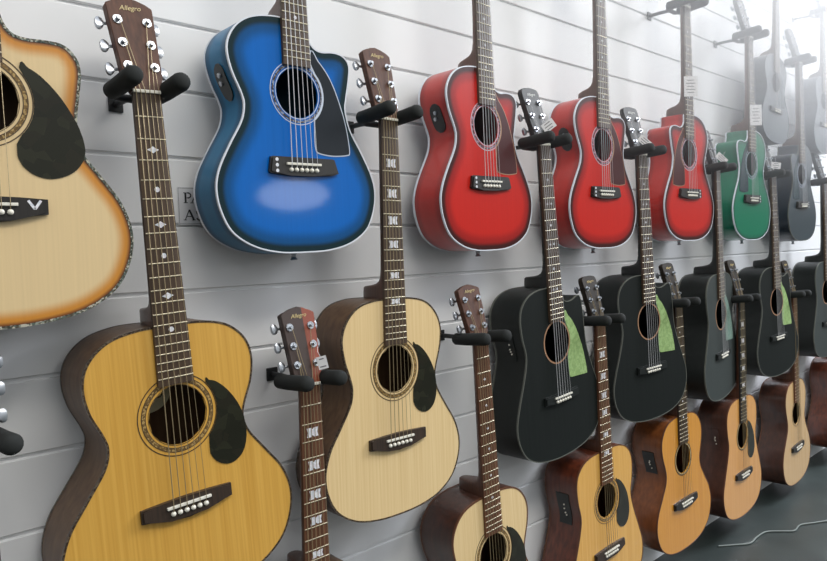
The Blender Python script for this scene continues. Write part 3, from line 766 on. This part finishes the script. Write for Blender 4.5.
# floor
def floor_mat(name, c1, c2, rough):
    m, nt, b = new_mat(name)
    tc = nt.nodes.new('ShaderNodeTexCoord'); no = nt.nodes.new('ShaderNodeTexNoise'); no.inputs['Scale'].default_value = 6; no.inputs['Detail'].default_value = 6
    nt.links.new(tc.outputs['Object'], no.inputs['Vector']); rp = nt.nodes.new('ShaderNodeValToRGB')
    rp.color_ramp.elements[0].position = .35; rp.color_ramp.elements[1].position = .7
    rp.color_ramp.elements[0].color = (*c1, 1); rp.color_ramp.elements[1].color = (*c2, 1)
    nt.links.new(no.outputs['Fac'], rp.inputs['Fac']); nt.links.new(rp.outputs['Color'], b.inputs['Base Color']); b.inputs['Roughness'].default_value = rough
    return m
bm = bmesh.new(); box(bm, -3, 8.5, -7, 0, -.06, 0)
struct(link('floor', finish(bm, 'floor'), floor_mat('floor_paint', srgb(30, 38, 36), srgb(42, 51, 49), .5)))
bm = bmesh.new()
cb = catmull([(2.44, -.115, .004), (2.49, -.154, .004), (2.54, -.187, .004), (2.61, -.184, .004), (2.68, -.190, .004), (2.72, -.225, .004), (2.76, -.262, .004), (2.83, -.259, .004), (2.885, -.288, .004), (2.96, -.33, .004), (3.1, -.40, .004)], 8)
tube(bm, cb, .003, 8); o = link('cable', finish(bm, 'cable', 60), simple('grey_cable', srgb(104, 112, 108), .5)); tag(o, 'thin grey cable lying across the dark floor at the lower right', 'cable')

# ------------------------------------------------------------------ haze volume added to stand in for veiling glare at the upper right
m = bpy.data.materials.new('glare_veil'); m.use_nodes = True; nt = m.node_tree; nt.nodes.clear()
mo = nt.nodes.new('ShaderNodeOutputMaterial'); vs = nt.nodes.new('ShaderNodeVolumeScatter'); nt.links.new(vs.outputs[0], mo.inputs['Volume'])
vs.inputs['Color'].default_value = (.96, .97, 1, 1)
ge = nt.nodes.new('ShaderNodeNewGeometry'); sx = nt.nodes.new('ShaderNodeSeparateXYZ'); nt.links.new(ge.outputs['Position'], sx.inputs[0])
def ramp(sock, a, b_):
    n = nt.nodes.new('ShaderNodeMapRange'); n.interpolation_type = 'SMOOTHSTEP'; n.inputs['From Min'].default_value = a; n.inputs['From Max'].default_value = b_
    nt.links.new(sx.outputs[sock], n.inputs['Value']); return n.outputs['Result']
def mul(a, b_):
    n = nt.nodes.new('ShaderNodeMath'); n.operation = 'MULTIPLY'
    for k, v in enumerate((a, b_)):
        if isinstance(v, float): n.inputs[k].default_value = v
        else: nt.links.new(v, n.inputs[k])
    return n.outputs[0]
nt.links.new(mul(mul(ramp('X', .55, 3.1), ramp('Z', CZ+.06, CZ+1.0)), 1.1), vs.inputs['Density'])
bm = bmesh.new(); box(bm, .6, 5.2, -.72, -.003, CZ+.08, 2.7)
o = link('veil', finish(bm, 'veil'), m); o['kind'] = 'stuff'; tag(o, 'pale haze volume added to stand in for glare over the upper right guitars', 'veil')

# ------------------------------------------------------------------ light
wd = bpy.data.worlds.new('World'); S.world = wd; wd.use_nodes = True
bg = wd.node_tree.nodes['Background']; wt = wd.node_tree
# the rest of the shop: bright pale ceiling, dimmer walls and stock, dark floor
tc = wt.nodes.new('ShaderNodeTexCoord'); sx = wt.nodes.new('ShaderNodeSeparateXYZ'); wt.links.new(tc.outputs['Generated'], sx.inputs[0])
mr = wt.nodes.new('ShaderNodeMapRange'); mr.inputs['From Min'].default_value = -1; wt.links.new(sx.outputs['Z'], mr.inputs['Value'])
rp = wt.nodes.new('ShaderNodeValToRGB'); el = rp.color_ramp.elements; el[0].position = .3; el[0].color = (.10, .11, .11, 1); el[1].position = .85; el[1].color = (.89, .935, 1, 1)
e = el.new(.52); e.color = (.24, .25, .25, 1); e = el.new(.62); e.color = (.46, .48, .48, 1)
wt.links.new(mr.outputs['Result'], rp.inputs['Fac']); wt.links.new(rp.outputs['Color'], bg.inputs['Color']); bg.inputs['Strength'].default_value = 1.12
def area(name, loc, target, sx, sy, power, col=(1, 1, 1)):
    l = bpy.data.lights.new(name, 'AREA'); l.shape = 'RECTANGLE'; l.size = sx; l.size_y = sy; l.energy = power; l.color = col
    o = bpy.data.objects.new(name, l); COL.objects.link(o); o.location = loc
    o.rotation_euler = (Vector(target)-Vector(loc)).to_track_quat('-Z', 'Y').to_euler()
    return o
area('shop_window_light', (5.0, -1.5, 3.4), (2.0, 0, 1.7), 1.6, 1.6, 300, (.87, .91, 1))
area('overhead_fill', (1.1, -2.0, 3.1), (1.1, -.6, 0), 2.6, .5, 40, (1, .96, .88))  # unseen fill light added overhead
wl = area('window_light', (2.74, -3.3, 1.56), (.6, 0, 1.2), .5, .22, 4, (.95, .97, 1)); wl.data.shape = 'ELLIPSE'

# ------------------------------------------------------------------ camera
cam = bpy.data.cameras.new('Camera'); cam.sensor_width = 36; cam.lens = 686.08/827*36; cam.clip_start = .02
co = bpy.data.objects.new('Camera', cam); COL.objects.link(co)
r = Vector((0.73561893, -0.67639099, -0.03687853)); u = Vector((0.05288489, 0.00306978, 0.9985959)); w = Vector((0.67532805, 0.73653636, -0.03802905))
co.matrix_world = Matrix(((r.x, u.x, -w.x, 0), (r.y, u.y, -w.y, -CD), (r.z, u.z, -w.z, CZ), (0, 0, 0, 1)))
S.camera = co
S.cycles.volume_bounces = 2
S.view_settings.view_transform = 'Standard'; S.view_settings.look = 'None'; S.view_settings.exposure = 0; S.view_settings.gamma = 1
